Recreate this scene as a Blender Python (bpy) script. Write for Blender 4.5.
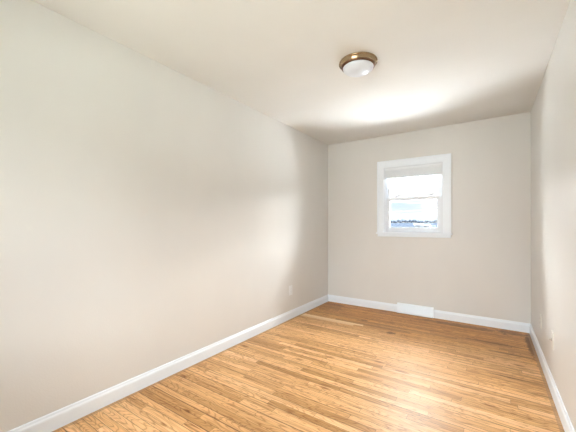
import bpy, bmesh, math, random
from mathutils import Vector, Matrix

for o in list(bpy.data.objects):
    bpy.data.objects.remove(o)
S = bpy.context.scene
C = S.collection
random.seed(4)

# ------------------------------------------------------------------ camera
FPX, YAW, HC = 299.0, math.radians(34.13), 1.193
cam_d = bpy.data.cameras.new('camera')
cam_d.sensor_width = 36.0
cam_d.lens = FPX / 576 * 36
cam_d.shift_y = 8.8 / 576
cam_d.clip_start = 0.02
cam_d.clip_end = 3000
cam = bpy.data.objects.new('camera', cam_d)
cam.location = (0, 0, HC)
cam.rotation_euler = (math.radians(90), 0, YAW)
C.objects.link(cam)
S.camera = cam

S.view_settings.view_transform = 'Standard'
S.view_settings.look = 'None'
S.view_settings.gamma = 1
S.view_settings.use_curve_mapping = False
S.view_settings.exposure = 1.32

# room extents (metres)
XL, XR, YB, YF, H = -2.11, 0.368, 4.23, -0.55, 2.44
T = 0.10                                  # wall thickness

# ------------------------------------------------------------------ sky
W = bpy.data.worlds.new('sky')
S.world = W
W.use_nodes = True
nt = W.node_tree
nt.nodes.clear()
wo = nt.nodes.new('ShaderNodeOutputWorld')
bg = nt.nodes.new('ShaderNodeBackground')
tc = nt.nodes.new('ShaderNodeTexCoord')
mp = nt.nodes.new('ShaderNodeMapping')
mp.inputs['Scale'].default_value = (1.5, 1.5, 9)
nz = nt.nodes.new('ShaderNodeTexNoise')
nz.inputs['Scale'].default_value = 2.2
nz.inputs['Detail'].default_value = 4
cr = nt.nodes.new('ShaderNodeValToRGB')
cr.color_ramp.elements[0].position = 0.38
cr.color_ramp.elements[0].color = (0.75, 0.88, 1.0, 1)
cr.color_ramp.elements[1].position = 0.55
cr.color_ramp.elements[1].color = (1.0, 0.985, 0.965, 1)
nt.links.new(tc.outputs['Generated'], mp.inputs['Vector'])
nt.links.new(mp.outputs[0], nz.inputs['Vector'])
nt.links.new(nz.outputs['Fac'], cr.inputs['Fac'])
nt.links.new(cr.outputs[0], bg.inputs['Color'])
# hazy, dim horizon under a bright cloud deck
sxyz = nt.nodes.new('ShaderNodeSeparateXYZ')
nt.links.new(tc.outputs['Generated'], sxyz.inputs[0])
mrs = nt.nodes.new('ShaderNodeMapRange')
mrs.interpolation_type = 'SMOOTHSTEP'
mrs.inputs['From Min'].default_value = 0.10
mrs.inputs['From Max'].default_value = 0.18
mrs.inputs['To Min'].default_value = 0.45
mrs.inputs['To Max'].default_value = 22.0
nt.links.new(sxyz.outputs['Z'], mrs.inputs['Value'])
# brighter on the sun's side (+Y, where the end window looks), dimmer behind the house
azi = nt.nodes.new('ShaderNodeMapRange')
azi.interpolation_type = 'SMOOTHSTEP'
azi.inputs['From Min'].default_value = -0.5
azi.inputs['From Max'].default_value = 0.3
azi.inputs['To Min'].default_value = 0.22
azi.inputs['To Max'].default_value = 1.0
nt.links.new(sxyz.outputs['Y'], azi.inputs['Value'])
mul_ = nt.nodes.new('ShaderNodeMath')
mul_.operation = 'MULTIPLY'
nt.links.new(mrs.outputs[0], mul_.inputs[0])
nt.links.new(azi.outputs[0], mul_.inputs[1])
nt.links.new(mul_.outputs[0], bg.inputs['Strength'])
nt.links.new(bg.outputs[0], wo.inputs['Surface'])

# ------------------------------------------------------------------ lights
def area(name, loc, direction, sx, sy, power, color=(1, 1, 1), portal=False, spread=180):
    d = bpy.data.lights.new(name, 'AREA')
    d.shape = 'RECTANGLE'
    d.size, d.size_y = sx, sy
    d.energy = power
    d.color = color
    d.spread = math.radians(spread)
    if portal:
        d.cycles.is_portal = True
    o = bpy.data.objects.new(name, d)
    o.location = loc
    o.rotation_euler = Vector(direction).to_track_quat('-Z', 'Z').to_euler()
    C.objects.link(o)
    return o

# added window behind the camera, with an added fill light outside it
RWX0, RWX1, RWZ0, RWZ1 = -1.70, -0.15, 0.75, 2.06
P_REAR, P_UPFILL = 24, 270
area('added_rear_fill', ((RWX0 + RWX1) / 2, YF - 1.6, 1.5), (0, 1, 0), 2.2, 2.0, P_REAR, (1.0, 0.995, 0.985), spread=105)
# added upward fill light outside the end window, brightening the ceiling
area('added_up_fill', (-0.87, YB + 1.15, 0.06), (0, 0, 1), 3.6, 2.0, P_UPFILL, (1.0, 1.0, 1.0))
# sky portals in the openings
area('window_portal', (-0.867, YB + 0.15, 1.54), (0, -1, 0), 0.75, 0.91, 1, portal=True)
area('window_portal', ((RWX0 + RWX1) / 2, YF - 0.15, (RWZ0 + RWZ1) / 2), (0, 1, 0), RWX1 - RWX0, RWZ1 - RWZ0, 1, portal=True)

# ------------------------------------------------------------------ materials
def newmat(name):
    m = bpy.data.materials.new(name)
    m.use_nodes = True
    n = m.node_tree
    b = n.nodes['Principled BSDF']
    return m, n, b

def add(n, t, **kw):
    x = n.nodes.new(t)
    for k, v in kw.items():
        setattr(x, k, v)
    return x

def paint(name, col, rough=0.5, spec=0.5, bump=0.05, bscale=140, var=0.02, stretch=(1, 1, 1)):
    m, n, b = newmat(name)
    b.inputs['Roughness'].default_value = rough
    b.inputs['Specular IOR Level'].default_value = spec
    co = add(n, 'ShaderNodeTexCoord')
    mpn = add(n, 'ShaderNodeMapping')
    mpn.inputs['Scale'].default_value = stretch
    n.links.new(co.outputs['Object'], mpn.inputs['Vector'])
    n1 = add(n, 'ShaderNodeTexNoise')
    n1.inputs['Scale'].default_value = 2.0
    n1.inputs['Detail'].default_value = 3
    n.links.new(mpn.outputs[0], n1.inputs['Vector'])
    r = add(n, 'ShaderNodeValToRGB')
    r.color_ramp.elements[0].position = 0.3
    r.color_ramp.elements[1].position = 0.7
    r.color_ramp.elements[0].color = tuple(c * (1 - var) for c in col) + (1,)
    r.color_ramp.elements[1].color = tuple(min(1, c * (1 + var)) for c in col) + (1,)
    n.links.new(n1.outputs['Fac'], r.inputs['Fac'])
    n.links.new(r.outputs[0], b.inputs['Base Color'])
    n2 = add(n, 'ShaderNodeTexNoise')
    n2.inputs['Scale'].default_value = bscale
    n2.inputs['Detail'].default_value = 2
    n.links.new(co.outputs['Object'], n2.inputs['Vector'])
    # slow waviness of the plaster
    n3 = add(n, 'ShaderNodeTexNoise')
    n3.inputs['Scale'].default_value = 5.0
    n.links.new(mpn.outputs[0], n3.inputs['Vector'])
    ad = add(n, 'ShaderNodeMath', operation='MULTIPLY_ADD')
    n.links.new(n3.outputs['Fac'], ad.inputs[0])
    ad.inputs[1].default_value = 3.0
    n.links.new(n2.outputs['Fac'], ad.inputs[2])
    bp = add(n, 'ShaderNodeBump')
    bp.inputs['Strength'].default_value = bump
    bp.inputs['Distance'].default_value = 0.01
    n.links.new(ad.outputs[0], bp.inputs['Height'])
    n.links.new(bp.outputs[0], b.inputs['Normal'])
    return m

def plain(name, col, rough=0.5, metal=0.0, spec=0.5):
    m, n, b = newmat(name)
    b.inputs['Roughness'].default_value = rough
    b.inputs['Metallic'].default_value = metal
    b.inputs['Specular IOR Level'].default_value = spec
    nn = add(n, 'ShaderNodeTexNoise')
    nn.inputs['Scale'].default_value = 30
    co = add(n, 'ShaderNodeTexCoord')
    n.links.new(co.outputs['Object'], nn.inputs['Vector'])
    mx = add(n, 'ShaderNodeMixRGB')
    mx.inputs[1].default_value = tuple(c * 0.97 for c in col) + (1,)
    mx.inputs[2].default_value = tuple(col) + (1,)
    n.links.new(nn.outputs['Fac'], mx.inputs[0])
    n.links.new(mx.outputs[0], b.inputs['Base Color'])
    return m

WALLC = (0.735, 0.72, 0.697)
M_wall = paint('greige_wall_paint', WALLC, rough=0.40, spec=0.45, bump=0.06, stretch=(1, 1, 0.45))
M_ceil = paint('ceiling_paint', (0.76, 0.745, 0.722), rough=0.8, spec=0.2, bump=0.03)
M_trim = plain('white_trim_paint', (0.88, 0.935, 1.0), rough=0.35)
M_vinyl = plain('white_vinyl', (0.80, 0.84, 0.90), rough=0.3)
M_blind = plain('white_blind_slats', (0.88, 0.92, 0.97), rough=0.5)
M_plate = plain('white_plastic', (0.86, 0.87, 0.88), rough=0.3)
M_ivory = plain('off_white_plastic', (0.80, 0.78, 0.73), rough=0.35)
M_slot = plain('dark_slot', (0.03, 0.03, 0.03), rough=0.6)
M_steel = plain('nickel_metal', (0.55, 0.52, 0.47), rough=0.3, metal=1)
M_lock = plain('grey_latch_metal', (0.22, 0.22, 0.23), rough=0.5)
M_cable = plain('dark_cable', (0.03, 0.033, 0.038), rough=0.6)

def glass_mat():
    m = bpy.data.materials.new('window_glass')
    m.use_nodes = True
    n = m.node_tree
    n.nodes.clear()
    o = add(n, 'ShaderNodeOutputMaterial')
    t = add(n, 'ShaderNodeBsdfTransparent')
    t.inputs[0].default_value = (0.97, 0.985, 0.98, 1)
    g = add(n, 'ShaderNodeBsdfGlossy')
    g.inputs['Roughness'].default_value = 0.02
    f = add(n, 'ShaderNodeFresnel')
    f.inputs['IOR'].default_value = 1.24
    mx = add(n, 'ShaderNodeMixShader')
    n.links.new(f.outputs[0], mx.inputs[0])
    n.links.new(t.outputs[0], mx.inputs[1])
    n.links.new(g.outputs[0], mx.inputs[2])
    n.links.new(mx.outputs[0], o.inputs['Surface'])
    return m
M_glass = glass_mat()

def floor_mat():
    m, n, b = newmat('oak_strip_floor')
    L = n.links.new
    co = add(n, 'ShaderNodeTexCoord')
    sep = add(n, 'ShaderNodeSeparateXYZ')
    L(co.outputs['Object'], sep.inputs[0])
    def math_(op, a, bb=None, c=None):
        x = add(n, 'ShaderNodeMath', operation=op)
        for i, v in enumerate((a, bb, c)):
            if v is None: continue
            if isinstance(v, (int, float)): x.inputs[i].default_value = v
            else: L(v, x.inputs[i])
        return x.outputs[0]
    def ramp(fac, stops):
        r = add(n, 'ShaderNodeValToRGB')
        e = r.color_ramp.elements
        while len(e) < len(stops): e.new(0.5)
        for i, (p, c) in enumerate(stops):
            e[i].position = p
            e[i].color = (c if len(c) == 4 else tuple(c) + (1,))
        L(fac, r.inputs['Fac'])
        return r.outputs[0]
    def g(v): return (v, v, v)
    X, Y = sep.outputs['X'], sep.outputs['Y']
    PW = 0.0508
    row = math_('FLOOR', math_('DIVIDE', Y, PW))
    wn = add(n, 'ShaderNodeTexWhiteNoise', noise_dimensions='1D')
    L(row, wn.inputs['W'])
    # staggered board ends, board length varies by row
    blen = math_('MULTIPLY_ADD', wn.outputs['Value'], 0.55, 0.65)
    xo = math_('MULTIPLY_ADD', wn.outputs['Value'], 37.3, X)
    u = math_('DIVIDE', xo, blen)
    brd = math_('FLOOR', u)
    cmb = add(n, 'ShaderNodeCombineXYZ')
    L(row, cmb.inputs[0]); L(brd, cmb.inputs[1])
    wn2 = add(n, 'ShaderNodeTexWhiteNoise', noise_dimensions='2D')
    L(cmb.outputs[0], wn2.inputs['Vector'])
    rnd = wn2.outputs['Value']
    base = ramp(rnd, [(0.0, (0.50, 0.26, 0.095)), (0.12, (0.67, 0.370, 0.155)), (0.45, (0.78, 0.448, 0.205)),
                      (0.75, (0.84, 0.500, 0.240)), (1.0, (0.91, 0.570, 0.30))])
    # grain: noise stretched along X, shifted per board
    vec = add(n, 'ShaderNodeCombineXYZ')
    L(math_('MULTIPLY_ADD', rnd, 61.0, math_('MULTIPLY', X, 1.3)), vec.inputs[0])
    L(math_('MULTIPLY', Y, 42.0), vec.inputs[1])
    L(math_('MULTIPLY', rnd, 17.0), vec.inputs[2])
    gn = add(n, 'ShaderNodeTexNoise')
    gn.inputs['Scale'].default_value = 1.6
    gn.inputs['Detail'].default_value = 6
    gn.inputs['Roughness'].default_value = 0.62
    gn.inputs['Distortion'].default_value = 0.2
    L(vec.outputs[0], gn.inputs['Vector'])
    grain = ramp(gn.outputs['Fac'], [(0.32, (0.42, 0.31, 0.21)), (0.43, (0.83, 0.77, 0.70)), (0.52, g(1.0)), (0.68, g(1.12))])
    # cathedral figure: bent rings
    vec2 = add(n, 'ShaderNodeCombineXYZ')
    L(math_('MULTIPLY_ADD', rnd, 23.0, math_('MULTIPLY', X, 1.1)), vec2.inputs[0])
    L(math_('MULTIPLY', Y, 7.0), vec2.inputs[1])
    L(math_('MULTIPLY', rnd, 9.0), vec2.inputs[2])
    n4 = add(n, 'ShaderNodeTexNoise')
    n4.inputs['Scale'].default_value = 2.0
    n4.inputs['Detail'].default_value = 1.5
    L(vec2.outputs[0], n4.inputs['Vector'])
    rings = math_('SINE', math_('MULTIPLY', n4.outputs['Fac'], 95.0))
    ringc = ramp(math_('MULTIPLY_ADD', rings, 0.5, 0.5), [(0.0, (0.62, 0.52, 0.42)), (0.22, g(0.95)), (1.0, g(1.03))])
    def mul(a, bb, fac=1.0):
        x = add(n, 'ShaderNodeMixRGB', blend_type='MULTIPLY')
        x.inputs[0].default_value = fac
        L(a, x.inputs[1]); L(bb, x.inputs[2])
        return x.outputs[0]
    # small knots and mineral flecks, drawn out along the boards
    kv = add(n, 'ShaderNodeCombineXYZ')
    L(math_('MULTIPLY', X, 5.0), kv.inputs[0]); L(math_('MULTIPLY', Y, 17.0), kv.inputs[1])
    vo = add(n, 'ShaderNodeTexVoronoi')
    vo.inputs['Scale'].default_value = 1.0
    L(kv.outputs[0], vo.inputs['Vector'])
    pick = add(n, 'ShaderNodeSeparateColor')
    L(vo.outputs['Color'], pick.inputs[0])
    kd = math_('DIVIDE', vo.outputs['Distance'], math_('MULTIPLY_ADD', math_('POWER', pick.outputs[0], 6.0), 0.32, 0.03))
    knots = ramp(kd, [(0.0, (0.30, 0.18, 0.10)), (0.45, (0.55, 0.42, 0.30)), (1.0, g(1.0))])
    col = mul(mul(mul(base, grain, 0.85), ringc, 0.78), knots, 0.9)
    # seams between strips and at board ends
    fy = math_('FRACT', math_('DIVIDE', Y, PW))
    dy = math_('MULTIPLY', math_('MINIMUM', fy, math_('SUBTRACT', 1.0, fy)), PW)
    fx = math_('FRACT', u)
    dx = math_('MULTIPLY', math_('MINIMUM', fx, math_('SUBTRACT', 1.0, fx)), blen)
    wn3 = add(n, 'ShaderNodeTexWhiteNoise', noise_dimensions='1D')
    L(math_('ADD', math_('ROUND', math_('DIVIDE', Y, PW)), 0.37), wn3.inputs['W'])
    gap = math_('MULTIPLY_ADD', math_('POWER', wn3.outputs['Value'], 3.0), 0.0026, 0.0008)
    seam = math_('MAXIMUM', math_('LESS_THAN', dy, gap), math_('LESS_THAN', dx, 0.0009))
    sc = add(n, 'ShaderNodeMixRGB')
    L(math_('MULTIPLY', seam, 0.85), sc.inputs[0]); L(col, sc.inputs[1])
    sc.inputs[2].default_value = (0.13, 0.065, 0.025, 1)
    col = sc.outputs[0]
    # blotchy tone across the whole floor
    wn_ = add(n, 'ShaderNodeTexNoise')
    wn_.inputs['Scale'].default_value = 1.7
    wn_.inputs['Detail'].default_value = 5
    L(co.outputs['Object'], wn_.inputs['Vector'])
    blot = ramp(wn_.outputs['Fac'], [(0.35, g(0.90)), (0.6, g(1.04))])
    col = mul(col, blot, 0.8)
    # amber tint board by board, darker towards the window wall
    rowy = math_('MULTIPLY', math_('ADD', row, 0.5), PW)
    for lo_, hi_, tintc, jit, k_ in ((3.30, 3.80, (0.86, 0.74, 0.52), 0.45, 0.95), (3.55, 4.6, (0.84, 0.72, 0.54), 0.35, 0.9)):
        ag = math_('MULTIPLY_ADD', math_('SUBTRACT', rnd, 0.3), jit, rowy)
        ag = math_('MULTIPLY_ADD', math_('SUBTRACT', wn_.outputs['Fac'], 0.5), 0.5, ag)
        tinted = add(n, 'ShaderNodeMapRange', interpolation_type='SMOOTHSTEP')
        L(ag, tinted.inputs['Value'])
        tinted.inputs['From Min'].default_value = lo_
        tinted.inputs['From Max'].default_value = hi_
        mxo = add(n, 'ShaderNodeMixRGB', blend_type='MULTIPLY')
        L(math_('MULTIPLY', tinted.outputs[0], k_), mxo.inputs[0]); L(col, mxo.inputs[1])
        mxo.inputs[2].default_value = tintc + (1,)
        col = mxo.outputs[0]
    # individual stains: (x, y, rx, ry, strength, noise)
    def stain(col, cx, cy, rx, ry, s, wob=0.5, tint=(0.15, 0.065, 0.018)):
        ax = math_('DIVIDE', math_('SUBTRACT', X, cx), rx)
        ay = math_('DIVIDE', math_('SUBTRACT', Y, cy), ry)
        r = math_('SQRT', math_('ADD', math_('MULTIPLY', ax, ax), math_('MULTIPLY', ay, ay)))
        sn = add(n, 'ShaderNodeTexNoise')
        sn.inputs['Scale'].default_value = 11
        sn.inputs['Detail'].default_value = 5
        sn.inputs['Roughness'].default_value = 0.7
        L(co.outputs['Object'], sn.inputs['Vector'])
        rr = math_('MULTIPLY_ADD', math_('SUBTRACT', sn.outputs['Fac'], 0.5), wob * 4, r)
        mr = add(n, 'ShaderNodeMapRange', interpolation_type='SMOOTHSTEP')
        L(rr, mr.inputs['Value'])
        mr.inputs['From Min'].default_value = 1.15
        mr.inputs['From Max'].default_value = 0.55
        mx = add(n, 'ShaderNodeMixRGB')
        L(math_('MULTIPLY', mr.outputs[0], s), mx.inputs[0]); L(col, mx.inputs[1])
        mx.inputs[2].default_value = tuple(tint) + (1,)
        return mx.outputs[0]
    col = stain(col, 0.325, 3.80, 0.035, 0.42, 0.85, 0.7)
    col = stain(col, 0.20, 4.10, 0.16, 0.10, 0.6, 0.8)
    col = stain(col, -0.30, 4.08, 0.45, 0.07, 0.65, 0.6)
    col = stain(col, 0.02, 3.66, 0.30, 0.035, 0.65, 0.4)
    col = stain(col, 0.16, 3.43, 0.22, 0.016, 0.80, 0.3)
    col = stain(col, 0.11, 2.907, 0.15, 0.008, 0.95, 0.02)
    col = stain(col, 0.22, 2.900, 0.15, 0.020, 0.45, 0.4)
    col = stain(col, 0.30, 2.72, 0.12, 0.012, 0.6, 0.3)
    col = stain(col, -0.905, 3.37, 0.050, 0.035, 0.8, 0.6)
    col = stain(col, -1.30, 3.62, 0.05, 0.03, 0.5, 0.3)
    col = stain(col, -1.95, 3.95, 0.25, 0.22, 0.35, 0.6)
    # two rows of paler board by the left wall
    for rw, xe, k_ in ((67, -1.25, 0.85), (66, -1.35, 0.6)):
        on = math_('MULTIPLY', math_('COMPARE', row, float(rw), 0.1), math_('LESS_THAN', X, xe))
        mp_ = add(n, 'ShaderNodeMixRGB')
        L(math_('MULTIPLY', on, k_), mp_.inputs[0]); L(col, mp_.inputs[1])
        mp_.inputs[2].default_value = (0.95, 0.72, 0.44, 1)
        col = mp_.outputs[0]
    # unfinished edge left bare where an old shoe moulding ran
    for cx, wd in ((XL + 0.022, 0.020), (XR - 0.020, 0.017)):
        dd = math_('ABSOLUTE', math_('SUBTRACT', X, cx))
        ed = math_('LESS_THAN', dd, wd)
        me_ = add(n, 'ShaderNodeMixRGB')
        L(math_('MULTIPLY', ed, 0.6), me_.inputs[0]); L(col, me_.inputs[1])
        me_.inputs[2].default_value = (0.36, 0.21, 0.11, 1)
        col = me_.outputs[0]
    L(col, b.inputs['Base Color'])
    rgh = math_('MULTIPLY_ADD', gn.outputs['Fac'], 0.14, 0.34)
    L(rgh, b.inputs['Roughness'])
    b.inputs['Specular IOR Level'].default_value = 0.2
    bp = add(n, 'ShaderNodeBump')
    bp.inputs['Strength'].default_value = 0.12
    bp.inputs['Distance'].default_value = 0.004
    hgt = math_('MULTIPLY_ADD', seam, -1.0, math_('MULTIPLY_ADD', rnd, 0.35, math_('MULTIPLY', gn.outputs['Fac'], 0.25)))
    L(hgt, bp.inputs['Height'])
    L(bp.outputs[0], b.inputs['Normal'])
    return m
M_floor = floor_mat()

def brass_mat():
    m, n, b = newmat('brushed_antique_brass')
    co = add(n, 'ShaderNodeTexCoord')
    nn = add(n, 'ShaderNodeTexNoise')
    nn.inputs['Scale'].default_value = 60
    n.links.new(co.outputs['Object'], nn.inputs['Vector'])
    r = add(n, 'ShaderNodeValToRGB')
    r.color_ramp.elements[0].color = (0.42, 0.29, 0.17, 1)
    r.color_ramp.elements[1].color = (0.56, 0.42, 0.27, 1)
    n.links.new(nn.outputs['Fac'], r.inputs['Fac'])
    n.links.new(r.outputs[0], b.inputs['Base Color'])
    b.inputs['Metallic'].default_value = 1
    b.inputs['Roughness'].default_value = 0.2
    return m
M_brass = brass_mat()

def opal_mat():
    m, n, b = newmat('opal_glass')
    b.inputs['Base Color'].default_value = (0.66, 0.69, 0.75, 1)
    b.inputs['Roughness'].default_value = 0.4
    b.inputs['Emission Color'].default_value = (1, 0.99, 0.98, 1)
    b.inputs['Emission Strength'].default_value = 0.02
    return m
M_opal = opal_mat()

# ------------------------------------------------------------------ mesh helpers
def box(bm, x0, x1, y0, y1, z0, z1):
    v = [bm.verts.new((x, y, z)) for x in (x0, x1) for y in (y0, y1) for z in (z0, z1)]
    for f in ((0, 1, 3, 2), (4, 6, 7, 5), (0, 4, 5, 1), (2, 3, 7, 6), (0, 2, 6, 4), (1, 5, 7, 3)):
        bm.faces.new([v[i] for i in f])

def lathe(bm, prof, seg=64):
    rings = []
    for r, z in prof:
        if r < 1e-6:
            rings.append([bm.verts.new((0, 0, z))])
        else:
            rings.append([bm.verts.new((r * math.cos(2 * math.pi * k / seg), r * math.sin(2 * math.pi * k / seg), z)) for k in range(seg)])
    for a, b in zip(rings[:-1], rings[1:]):
        for k in range(seg):
            k2 = (k + 1) % seg
            if len(a) == 1 and len(b) == 1: continue
            if len(a) == 1: bm.faces.new((a[0], b[k], b[k2]))
            elif len(b) == 1: bm.faces.new((a[k], a[k2], b[0]))
            else: bm.faces.new((a[k], a[k2], b[k2], b[k]))

def tube(bm, pts, r, seg=8):
    pts = [Vector(p) for p in pts]
    rings = []
    for i, p in enumerate(pts):
        d = (pts[min(i + 1, len(pts) - 1)] - pts[max(i - 1, 0)]).normalized()
        a = d.cross(Vector((0, 0, 1)))
        if a.length < 1e-3: a = d.cross(Vector((1, 0, 0)))
        a.normalize(); b = d.cross(a).normalized()
        rings.append([bm.verts.new(p + (a * math.cos(2 * math.pi * k / seg) + b * math.sin(2 * math.pi * k / seg)) * r) for k in range(seg)])
    for A, B in zip(rings[:-1], rings[1:]):
        for k in range(seg):
            bm.faces.new((A[k], A[(k + 1) % seg], B[(k + 1) % seg], B[k]))
    bm.faces.new(rings[0]); bm.faces.new(rings[-1])

def obj(name, bm, mat, parent=None, loc=(0, 0, 0), rot=(0, 0, 0), smooth=False, bevel=0.0, seg=2):
    bmesh.ops.recalc_face_normals(bm, faces=bm.faces)
    me = bpy.data.meshes.new(name)
    bm.to_mesh(me); bm.free()
    me.materials.append(mat)
    o = bpy.data.objects.new(name, me)
    C.objects.link(o)
    o.location = loc
    o.rotation_euler = rot
    if parent: o.parent = parent
    if smooth:
        for p in me.polygons: p.use_smooth = True
    if bevel:
        md = o.modifiers.new('bevel', 'BEVEL')
        md.width = bevel; md.segments = seg; md.limit_method = 'ANGLE'
    return o

def boxes(name, mat, lst, parent=None, **kw):
    bm = bmesh.new()
    for b in lst: box(bm, *b)
    return obj(name, bm, mat, parent, **kw)

def empty(name, loc=(0, 0, 0), rot=(0, 0, 0)):
    o = bpy.data.objects.new(name, None)
    o.empty_display_size = 0.1
    o.location = loc; o.rotation_euler = rot
    C.objects.link(o)
    return o

def tag(o, label=None, cat=None, group=None, kind=None):
    if label: o['label'] = label
    if cat: o['category'] = cat
    if group: o['group'] = group
    if kind: o['kind'] = kind
    return o

def struct(o, label, cat):
    return tag(o, label, cat, kind='structure')

# ------------------------------------------------------------------ room shell
# back window opening
BX0, BX1, BZ0, BZ1 = -1.242, -0.493, 1.085, 1.995
# opening in the rear wall is for the added window (never in view)

def wall_with_hole(axis, a0, a1, p0, p1, h0, h1, z0, z1, zt):
    """boxes of a wall running along axis from a0..a1, thickness p0..p1, hole h0..h1 x z0..z1"""
    r = []
    for u0, u1, w0, w1 in ((a0, h0, 0, zt), (h1, a1, 0, zt), (h0, h1, 0, z0), (h0, h1, z1, zt)):
        r.append((u0, u1, p0, p1, w0, w1) if axis == 'x' else (p0, p1, u0, u1, w0, w1))
    return r

def clean_wall(name, lst, label):
    bm = bmesh.new()
    for b in lst: box(bm, *b)
    return struct(obj(name, bm, M_wall), label, 'wall')

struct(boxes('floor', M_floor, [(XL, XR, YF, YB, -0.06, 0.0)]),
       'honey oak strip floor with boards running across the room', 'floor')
struct(boxes('ceiling', M_ceil, [(XL - T, XR + T, YF - T, YB + T, H, H + 0.1)]),
       'smooth pale beige painted ceiling', 'ceiling')
clean_wall('wall_left', [(XL - T, XL, YF - T, YB + T, 0, H)], 'long pale greige wall on the left with a soft sheen')
clean_wall('wall_back', wall_with_hole('x', XL, XR, YB, YB + T, BX0, BX1, BZ0, BZ1, H), 'greige end wall with the small window')
clean_wall('wall_right', [(XR, XR + T, YF - T, YB + T, 0, H)], 'pale greige wall at the right edge of the photo')
clean_wall('wall_front', wall_with_hole('x', XL, XR, YF - T, YF, RWX0, RWX1, RWZ0, RWZ1, H), 'greige wall behind the camera with an added window')

# baseboards, extruded profile: (depth, height)
PROF = [(0, 0), (0.015, 0), (0.015, 0.074), (0.0135, 0.082), (0.009, 0.089), (0.0075, 0.098), (0.0045, 0.103), (0, 0.103)]
def baseboard(name, p, q, nrm, label, miter0=0, miter1=0):
    """p,q: ends on the wall plane; nrm: into the room; miter: shorten by depth at the ends"""
    p, q, nrm = Vector(p), Vector(q), Vector(nrm)
    d = (q - p).normalized()
    bm = bmesh.new()
    ra = [bm.verts.new(p + nrm * a + Vector((0, 0, z)) + d * a * miter0) for a, z in PROF]
    rb = [bm.verts.new(q + nrm * a + Vector((0, 0, z)) - d * a * miter1) for a, z in PROF]
    k = len(PROF)
    for i in range(k):
        bm.faces.new((ra[i], ra[(i + 1) % k], rb[(i + 1) % k], rb[i]))
    bm.faces.new(ra); bm.faces.new(rb)
    return struct(obj(name, bm, M_trim), label, 'baseboard')

VX0, VX1 = -1.055, -0.604
baseboard('baseboard_left', (XL, YF, 0), (XL, YB, 0), (1, 0, 0), 'long white baseboard along the left wall', 1, 1)
bb1 = baseboard('baseboard_back_left', (XL, YB, 0), (VX0, YB, 0), (0, -1, 0), 'white baseboard on the window wall, left of the vent', 1, 0)
bb2 = baseboard('baseboard_back_right', (VX1, YB, 0), (XR, YB, 0), (0, -1, 0), 'white baseboard on the window wall, right of the vent', 0, 1)
baseboard('baseboard_right', (XR, YF, 0), (XR, YB, 0), (-1, 0, 0), 'white baseboard along the right wall', 1, 1)
baseboard('baseboard_front', (XL, YF, 0), (XR, YF, 0), (0, 1, 0), 'white baseboard behind the camera', 1, 1)

# ------------------------------------------------------------------ windows
def frame_boxes(x0, x1, z0, z1, y0, y1, sw, bw, tw=None):
    tw = bw if tw is None else tw
    return [(x0, x0 + sw, y0, y1, z0, z1), (x1 - sw, x1, y0, y1, z0, z1),
            (x0 + sw, x1 - sw, y0, y1, z0, z0 + bw), (x0 + sw, x1 - sw, y0, y1, z1 - tw, z1)]

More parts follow.
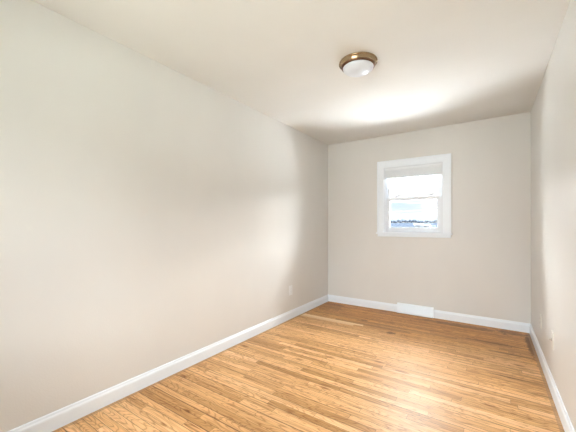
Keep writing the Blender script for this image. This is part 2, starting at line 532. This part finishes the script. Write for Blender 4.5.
def make_window(name, w, h, cas, label, blind=0.0, loc=(0, 0, 0), rot=0.0):
    """local frame: origin at the centre of the opening's bottom on the inner wall plane,
       x to the right seen from inside, +y outwards, z up"""
    t = empty(name, loc, (0, 0, rot))
    struct(t, label, 'window')
    a = w / 2
    # casing: two legs and head with a raised outer band
    boxes('window_casing', M_trim, [
        (-a - cas, -a + 0.006, -0.017, 0, 0.0, h + cas), (a - 0.006, a + cas, -0.017, 0, 0.0, h + cas),
        (-a + 0.006, a - 0.006, -0.017, 0, h - 0.006, h + cas)], t, bevel=0.002)
    boxes('casing_band', M_trim, [
        (-a - cas - 0.004, -a - cas + 0.014, -0.024, 0, 0.0, h + cas + 0.004),
        (a + cas - 0.014, a + cas + 0.004, -0.024, 0, 0.0, h + cas + 0.004),
        (-a - cas + 0.014, a + cas - 0.014, -0.024, 0, h + cas - 0.014, h + cas + 0.004)], t, bevel=0.002)
    # jambs lining the opening
    boxes('window_jamb', M_vinyl, [(-a, -a + 0.018, 0, T, 0, h), (a - 0.018, a, 0, T, 0, h),
                                   (-a + 0.018, a - 0.018, 0, T, h - 0.018, h), (-a + 0.018, a - 0.018, 0.03, T, 0.0, 0.016)], t)
    boxes('window_stop', M_vinyl, [(-a + 0.018, -a + 0.026, 0.012, 0.021, 0.0, h - 0.018), (a - 0.026, a - 0.018, 0.012, 0.021, 0.0, h - 0.018)], t, bevel=0.002)
    # stool and apron
    boxes('window_sill', M_trim, [(-a - cas - 0.016, a + cas + 0.016, -0.040, 0.0, -0.018, 0.0), (-a + 0.0, a - 0.0, 0.0, 0.03, -0.0, 0.004)], t, bevel=0.004)
    boxes('apron', M_trim, [(-a - cas, a + cas, -0.016, 0, -0.056, -0.018)], t, bevel=0.003)
    mr = 0.463                                   # meeting rail height
    gi = a - 0.018
    def sash(nm, y0, y1, z0, z1, sw, bw, tw):
        s = boxes(nm, M_vinyl, frame_boxes(-gi, gi, z0, z1, y0, y1, sw, bw, tw), t, bevel=0.003)
        ym = (y0 + y1) / 2
        boxes('glazing_bead', M_vinyl, frame_boxes(-gi + sw - 0.002, gi - sw + 0.002, z0 + bw - 0.002, z1 - tw + 0.002, ym - 0.010, ym + 0.010, 0.009, 0.009), s)
        boxes('pane', M_glass, [(-gi + sw, gi - sw, ym - 0.002, ym + 0.002, z0 + bw, z1 - tw)], s)
        return s
    lo = sash('lower_sash', 0.022, 0.053, 0.016, mr * 1.0 + 0.018, 0.051, 0.052, 0.034)
    up = sash('upper_sash', 0.057, 0.088, mr - 0.014, h - 0.018, 0.043, 0.034, 0.04)
    # tilt latches / cam locks on the meeting rail
    for s in (-1, 1):
        bm = bmesh.new()
        x = s * gi * 0.60
        box(bm, x - 0.024, x + 0.024, 0.026, 0.050, mr + 0.018, mr + 0.026)
        lk = obj('sash_lock', bm, M_vinyl, t, bevel=0.002)
        bm = bmesh.new()
        lathe(bm, [(0, 0.006), (0.011, 0.006), (0.011, 0), (0, 0)], 20)
        k = obj('lock_cam', bm, M_lock, lk, loc=(x, 0.038, mr + 0.026), smooth=False)
        bm = bmesh.new()
        box(bm, 0, 0.044, -0.005, 0.005, 0.002, 0.012)
        obj('lock_lever', bm, M_lock, lk, loc=(x, 0.036, mr + 0.028), rot=(0, math.radians(-16), 0), bevel=0.0015)
    boxes('lift_rail', M_vinyl, [(-0.16, 0.16, 0.012, 0.022, 0.040, 0.050)], t, bevel=0.002)
    return t

def make_blind(w, h, drop, label, loc, rot=0.0):
    t = empty('window_blind', loc, (0, 0, rot))
    tag(t, label, 'blind')
    a = w / 2 - 0.019
    boxes('headrail', M_blind, [(-a, a, -0.004, 0.030, h - 0.052, h - 0.019)], t, bevel=0.002)
    n = int((drop - 0.052 - 0.022) / 0.0042)
    for i in range(n):
        z = h - 0.054 - i * 0.0042
        bm = bmesh.new()
        # a thin, slightly crowned slat
        pts = [(0.001, 0.0), (0.007, 0.0010), (0.013, 0.0014), (0.019, 0.0010), (0.025, 0.0)]
        for (ya, za), (yb, zb) in zip(pts[:-1], pts[1:]):
            v = [bm.verts.new(p) for p in ((-a + 0.004, ya, z + za), (a - 0.004, ya, z + za), (a - 0.004, yb, z + zb), (-a + 0.004, yb, z + zb))]
            bm.faces.new(v)
            v = [bm.verts.new(p) for p in ((-a + 0.004, ya, z + za - 0.0034), (a - 0.004, ya, z + za - 0.0034), (a - 0.004, yb, z + zb - 0.0034), (-a + 0.004, yb, z + zb - 0.0034))]
            bm.faces.new(v)
        for ye in (0.001, 0.025):
            v = [bm.verts.new(p) for p in ((-a + 0.004, ye, z), (a - 0.004, ye, z), (a - 0.004, ye, z - 0.0034), (-a + 0.004, ye, z - 0.0034))]
            bm.faces.new(v)
        obj('slat', bm, M_blind, t)
    zb = h - 0.054 - n * 0.0042
    boxes('bottom_rail', M_blind, [(-a + 0.002, a - 0.002, -0.001, 0.027, zb - 0.018, zb)], t, bevel=0.002)
    return t

bw, bh = BX1 - BX0, BZ1 - BZ0
make_window('window_1', bw, bh, 0.083, 'small white double hung window in the end wall', loc=((BX0 + BX1) / 2, YB, BZ0))
make_blind(bw, bh, 0.168, 'raised white blind bunched up at the top of the window', ((BX0 + BX1) / 2, YB, BZ0))
make_window('added_rear_window', RWX1 - RWX0, RWZ1 - RWZ0, 0.083, 'unseen white double hung window added behind the camera to let in light',
            loc=((RWX0 + RWX1) / 2, YF, RWZ0), rot=math.pi)  # unseen window, added so the rear fill has an opening

# ------------------------------------------------------------------ ceiling light
LX, LY = -0.840, 2.195
t = empty('ceiling_light', (LX, LY, H))
tag(t, 'round flush brass ceiling light with a white glass dome', 'ceiling light')
bm = bmesh.new()
lathe(bm, [(0.0, 0.0), (0.136, 0.0), (0.141, -0.003), (0.142, -0.008), (0.139, -0.013), (0.134, -0.018),
           (0.130, -0.026), (0.126, -0.034), (0.122, -0.040), (0.119, -0.044), (0.115, -0.046), (0.112, -0.043), (0.109, -0.036), (0.0, -0.036)], 96)
pan = obj('canopy', bm, M_brass, t, smooth=True)
bm = bmesh.new()
lathe(bm, [(0.1415, -0.006), (0.1445, -0.009), (0.1445, -0.013), (0.1395, -0.015)], 96)
obj('trim_ring', bm, M_brass, t, smooth=True)
bm = bmesh.new()
lathe(bm, [(0.1265, -0.0335), (0.1275, -0.036), (0.1215, -0.0445), (0.1160, -0.0475), (0.1130, -0.045)], 96)
obj('retaining_ring', bm, plain('dark_bronze', (0.16, 0.085, 0.05), 0.35, 0.9), t, smooth=True)['label'] = 'dark bronze ring around the glass'
bm = bmesh.new()
prof = []
for i in range(17):
    a = math.pi / 2 * i / 16
    prof.append((0.1145 * math.cos(a) if i < 16 else 0, -0.046 - 0.046 * math.sin(a)))
prof = [(0.107, -0.037), (0.112, -0.041)] + prof
lathe(bm, prof, 96)
obj('lamp_shade', bm, M_opal, t, smooth=True)

# ------------------------------------------------------------------ baseboard vent (register)
t = empty('floor_register', ((VX0 + VX1) / 2, YB, 0))
tag(t, 'white metal baseboard vent under the window', 'vent')
hw = (VX1 - VX0) / 2
bm = bmesh.new()
# sloping-front box shell: profile extruded in x
pr = [(0, 0.004), (-0.050, 0.004), (-0.052, 0.008), (-0.052, 0.020), (-0.026, 0.122), (-0.022, 0.129), (0, 0.131)]
ra = [bm.verts.new((-hw, y, z)) for y, z in pr]
rb = [bm.verts.new((hw, y, z)) for y, z in pr]
for i in range(len(pr)):
    j = (i + 1) % len(pr)
    bm.faces.new((ra[i], ra[j], rb[j], rb[i]))
bm.faces.new(ra); bm.faces.new(rb)
obj('housing', bm, M_trim, t, bevel=0.0015)
th = math.atan2(0.026, 0.102)
for s, (x0, x1) in enumerate(((-hw, -hw + 0.014), (hw - 0.014, hw))):
    boxes('end_cap', M_trim, [(x0, x1, -0.003, 0.001, -0.054, 0.054)], t, loc=(0, -0.0395, 0.071), rot=(-th, 0, 0), bevel=0.001)
for k in range(7):
    zz = -0.036 + k * 0.012
    boxes('louver', M_trim, [(-hw + 0.022, hw - 0.022, -0.0045, 0.0, zz - 0.0012, zz + 0.0012)], t, loc=(0, -0.0395, 0.071), rot=(-th, 0, 0))
boxes('damper_lever', M_trim, [(-0.006, 0.006, -0.013, 0.0, 0.044, 0.048)], t, loc=(0, -0.0395, 0.071), rot=(-th, 0, 0), bevel=0.001)

# ------------------------------------------------------------------ outlets
def outlet(name, loc, rot, mat, label, w=0.078, h=0.124, kind='duplex'):
    """local: plate in xz-plane, facing -y"""
    t = empty(name, loc, (0, 0, rot))
    bm = bmesh.new()
    a, b, e, d = w / 2, h / 2, 0.004, 0.006
    v0 = [bm.verts.new((x, 0, z)) for x, z in ((-a, -b), (a, -b), (a, b), (-a, b))]
    v1 = [bm.verts.new((x, -d * 0.5, z)) for x, z in ((-a, -b), (a, -b), (a, b), (-a, b))]
    v2 = [bm.verts.new((x, -d, z)) for x, z in ((-a + e, -b + e), (a - e, -b + e), (a - e, b - e), (-a + e, b - e))]
    for A, B in ((v0, v1), (v1, v2)):
        for i in range(4): bm.faces.new((A[i], A[(i + 1) % 4], B[(i + 1) % 4], B[i]))
    bm.faces.new(v2); bm.faces.new(v0)
    obj('cover_plate', bm, mat, t)
    if kind == 'duplex':
        tag(t, label, 'outlet')
        for s in (-1, 1):
            bm = bmesh.new()
            N = 28
            def ring(r, y, hh):
                return [bm.verts.new((r * math.cos(q), y, max(-hh, min(hh, r * math.sin(q))))) for q in [2 * math.pi * k / N for k in range(N)]]
            r0, r1 = ring(0.0172, -d + 0.001, 0.0142), ring(0.0168, -d - 0.0022, 0.0138)
            for i in range(N): bm.faces.new((r0[i], r0[(i + 1) % N], r1[(i + 1) % N], r1[i]))
            bm.faces.new(r1)
            rc = obj('receptacle', bm, mat, t, loc=(0, 0, s * 0.0195))
            boxes('slot', M_slot, [(-0.0075, -0.0055, -d - 0.0026, -d, -0.001, 0.007), (0.0055, 0.0075, -d - 0.0026, -d, 0.0, 0.0065),
                                   (-0.002, 0.002, -d - 0.0026, -d, -0.0095, -0.0055)], rc)
        bm = bmesh.new()
        lathe(bm, [(0, 0.0015), (0.0028, 0.001), (0.0032, 0), (0, 0)], 16)
        obj('screw', bm, mat, t, loc=(0, -d, 0), rot=(math.pi / 2, 0, 0))
    else:
        tag(t, label, 'cable jack')
        bm = bmesh.new()
        lathe(bm, [(0, 0.0), (0.0085, 0.0), (0.0085, 0.004), (0.0048, 0.005), (0.0048, 0.016), (0.0036, 0.017), (0.0, 0.017)], 18)
        obj('cable_connector', bm, M_steel, t, loc=(0, -d, 0.0), rot=(math.pi / 2, 0, 0))['label'] = 'small metal coaxial connector'
        for s in (-1, 1):
            bm = bmesh.new()
            lathe(bm, [(0, 0.0015), (0.0028, 0.001), (0.0032, 0), (0, 0)], 16)
            obj('screw', bm, mat, t, loc=(0, -d, s * 0.042), rot=(math.pi / 2, 0, 0))
    return t

outlet('wall_outlet', (XL, 3.17, 0.360), math.pi / 2, M_plate, 'white duplex outlet low on the left wall')
outlet('wall_outlet', (XR, 3.425, 0.352), -math.pi / 2, M_ivory, 'off-white duplex outlet on the right wall nearer the corner')
outlet('cable_jack_plate', (XR, 2.82, 0.374), -math.pi / 2, M_ivory, 'off-white cable jack plate low on the right wall', kind='coax')

# ------------------------------------------------------------------ outside
def hill_mat(name, c1, c2, sc):
    m, n, b = newmat(name)
    co = add(n, 'ShaderNodeTexCoord')
    nn = add(n, 'ShaderNodeTexNoise')
    nn.inputs['Scale'].default_value = sc
    nn.inputs['Detail'].default_value = 5
    n.links.new(co.outputs['Object'], nn.inputs['Vector'])
    r = add(n, 'ShaderNodeValToRGB')
    r.color_ramp.elements[0].position = 0.4
    r.color_ramp.elements[1].position = 0.6
    r.color_ramp.elements[0].color = c1 + (1,)
    r.color_ramp.elements[1].color = c2 + (1,)
    n.links.new(nn.outputs['Fac'], r.inputs['Fac'])
    n.links.new(r.outputs[0], b.inputs['Base Color'])
    b.inputs['Roughness'].default_value = 1
    b.inputs['Specular IOR Level'].default_value = 0
    return m
M_hill = hill_mat('haze_tinted_land', (0.016, 0.0205, 0.028), (0.0205, 0.0240, 0.031), 0.05)  # atmospheric haze put into the base colour of the far land
M_tree = hill_mat('haze_tinted_foliage', (0.048, 0.059, 0.076), (0.057, 0.068, 0.086), 0.3)  # same haze blue painted into the tree crowns
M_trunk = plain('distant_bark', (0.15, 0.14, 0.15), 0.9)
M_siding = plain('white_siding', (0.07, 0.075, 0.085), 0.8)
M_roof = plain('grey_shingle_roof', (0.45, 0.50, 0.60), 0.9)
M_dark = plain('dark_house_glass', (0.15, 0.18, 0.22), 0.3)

struct(boxes('added_roof_slab', M_trim, [(-2.9, 1.15, YB + T, YB + 3.2, -0.08, 0.02), (-2.9, 1.15, YB + 3.2, YB + 3.24, -0.16, 0.04)]),  # added roof slab, invented to account for the upward light
       'added white roof slab outside, below the end window, under the upward fill light', 'roof')
struct(boxes('bounce_ground', plain('pale_bounce_surface', (0.80, 0.79, 0.78), 0.9), [(-30, 30, YB + 0.3, YB + 45, -3.2, -3.0)]),  # unseen pale ground, added to bounce skylight onto the ceiling
       'unseen pale ground added below the window to bounce light up', 'ground')
struct(boxes('rear_bounce_ground', plain('dull_bounce_surface', (0.20, 0.21, 0.17), 0.95), [(-30, 30, -30, YB + 0.3, -3.2, -3.0)]),  # unseen ground, added to bounce light onto the near ceiling
       'unseen ground added behind the room to bounce light in', 'ground')
bm = bmesh.new()
nx, ny = 60, 30
def gz(x, y):
    f = max(0, min(1, (y - 120) / 260))
    base = -9 + 13.0 * f * f * (3 - 2 * f)
    return base + 0.9 * math.sin(x * 0.021 + 1) * f + 0.5 * math.sin(x * 0.06 + y * 0.02) * f
vs = [[bm.verts.new((-420 + i * 12, 50 + j * 13, gz(-420 + i * 12, 50 + j * 13))) for i in range(nx)] for j in range(ny)]
for j in range(ny - 1):
    for i in range(nx - 1):
        bm.faces.new((vs[j][i], vs[j][i + 1], vs[j + 1][i + 1], vs[j + 1][i]))
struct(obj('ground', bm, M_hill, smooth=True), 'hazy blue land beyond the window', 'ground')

def tree_mesh(seed, R, Hh):
    rnd = random.Random(seed)
    bm = bmesh.new()
    for k in range(7):
        r = R * rnd.uniform(0.45, 0.7)
        c = Vector((rnd.uniform(-.5, .5) * R, rnd.uniform(-.5, .5) * R, Hh * rnd.uniform(0.5, 0.85)))
        g = bmesh.ops.create_icosphere(bm, subdivisions=2, radius=r, matrix=Matrix.Translation(c))
        for v in g['verts']:
            v.co += (v.co - c) * rnd.uniform(-0.16, 0.16)
    return bm

tcount = 0
treedesc = []
for k in range(28):
    y = (345, 372)[k % 2] + random.uniform(-4, 4)
    px = 386.5 + k * 2.3
    ang = math.atan((px - 288) / FPX) - YAW
    x = y * math.tan(ang)
    R, Hh = random.uniform(1.8, 2.2), random.uniform(2.6, 4.6)
    t = empty('distant_tree', (x, y, gz(x, y) - 0.4))
    tag(t, 'hazy blue tree in the far treeline seen through the window', 'tree', 'trees of the far treeline')
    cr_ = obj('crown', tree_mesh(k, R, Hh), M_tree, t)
    bm = bmesh.new(); tube(bm, [(0, 0, -0.3), (0.1, 0, Hh * 0.6)], 0.25)
    obj('trunk', bm, M_trunk, t)

def house(px, y, w, d, h, rh, rz, label):
    x = y * math.tan(math.atan((px - 288) / FPX) - YAW)
    z = gz(x, y)
    t = empty('house', (x, y, z - 0.3), (0, 0, rz))
    tag(t, label, 'house')
    boxes('wall', M_siding, [(-w / 2, w / 2, -d / 2, d / 2, 0, h)], t)
    bm = bmesh.new()
    e = 0.5
    p = [bm.verts.new(v) for v in ((-w / 2 - e, -d / 2 - e, h), (w / 2 + e, -d / 2 - e, h), (w / 2 + e, d / 2 + e, h), (-w / 2 - e, d / 2 + e, h),
                                   (-w / 2 - e, 0, h + rh), (w / 2 + e, 0, h + rh))]
    for f in ((0, 1, 5, 4), (2, 3, 4, 5), (0, 4, 3), (1, 2, 5), (0, 3, 2, 1)): bm.faces.new([p[i] for i in f])
    obj('roof', bm, M_siding, t)
    for xx in (-w * 0.28, w * 0.28):
        boxes('window', M_dark, [(xx - 0.5, xx + 0.5, -d / 2 - 0.05, -d / 2, h * 0.4, h * 0.75)], t)
    return t
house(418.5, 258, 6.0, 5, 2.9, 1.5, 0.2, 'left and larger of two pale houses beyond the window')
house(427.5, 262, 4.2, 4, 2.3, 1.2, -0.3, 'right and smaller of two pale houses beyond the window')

def cable(px0, py0, px1, py1, Y, sag, label, r=0.032):
    def at(px, py):
        ang = math.atan((px - 288) / FPX) - YAW
        x = Y * math.tan(ang)
        zc = Y * math.cos(YAW) - x * math.sin(YAW)
        return Vector((x, Y, HC + (224.8 - py) / FPX * zc))
    a, b = at(px0, py0), at(px1, py1)
    d = b - a
    a2 = a + d * ((PX0 + 0.15 - a.x) / d.x)
    b2 = a + d * ((PX1 - 0.15 - a.x) / d.x)
    ENDS.append((a2.copy(), b2.copy()))
    bm = bmesh.new()
    tube(bm, [a2.lerp(b2, i / 24) - Vector((0, 0, sag * 4 * (i / 24) * (1 - i / 24))) for i in range(25)], r, 6)
    tag(obj('power_line', bm, M_cable), label, 'cable', 'power lines outside the window')
PX0, PX1, PY = -9.0, 6.0, 14.6
ENDS = []
cable(391, 201, 440, 202.5, PY - 0.35, 0.05, 'uppermost power line crossing the sky in the lower sash')
cable(391, 210.8, 440, 207.8, PY, 0.05, 'middle power line crossing the sky in the lower sash')
cable(391, 213.5, 440, 211.5, PY + 0.35, 0.04, 'lowest and thinnest power line seen in the lower sash', 0.018)
for px_, lab in ((PX0, 'wooden utility pole outside, at the left end of the power lines'), (PX1, 'wooden utility pole outside, at the right end of the power lines')):
    t = empty('utility_pole', (px_, PY, -3.0))
    tag(t, lab, 'utility pole')
    bm = bmesh.new(); tube(bm, [(0, 0, -0.5), (0, 0, 6.5)], 0.14, 12)
    obj('pole', bm, M_trunk, t)
    for e in ENDS:
        q = e[0] if px_ == PX0 else e[1]
        sx = 1 if px_ == PX0 else -1
        z_ = q.z + 3.0
        boxes('bracket', M_trunk, [(sx * 0.08 - 0.06, sx * 0.08 + 0.06, min(q.y - PY, 0) - 0.05, max(q.y - PY, 0) + 0.05, z_ - 0.06, z_ + 0.06)], t)
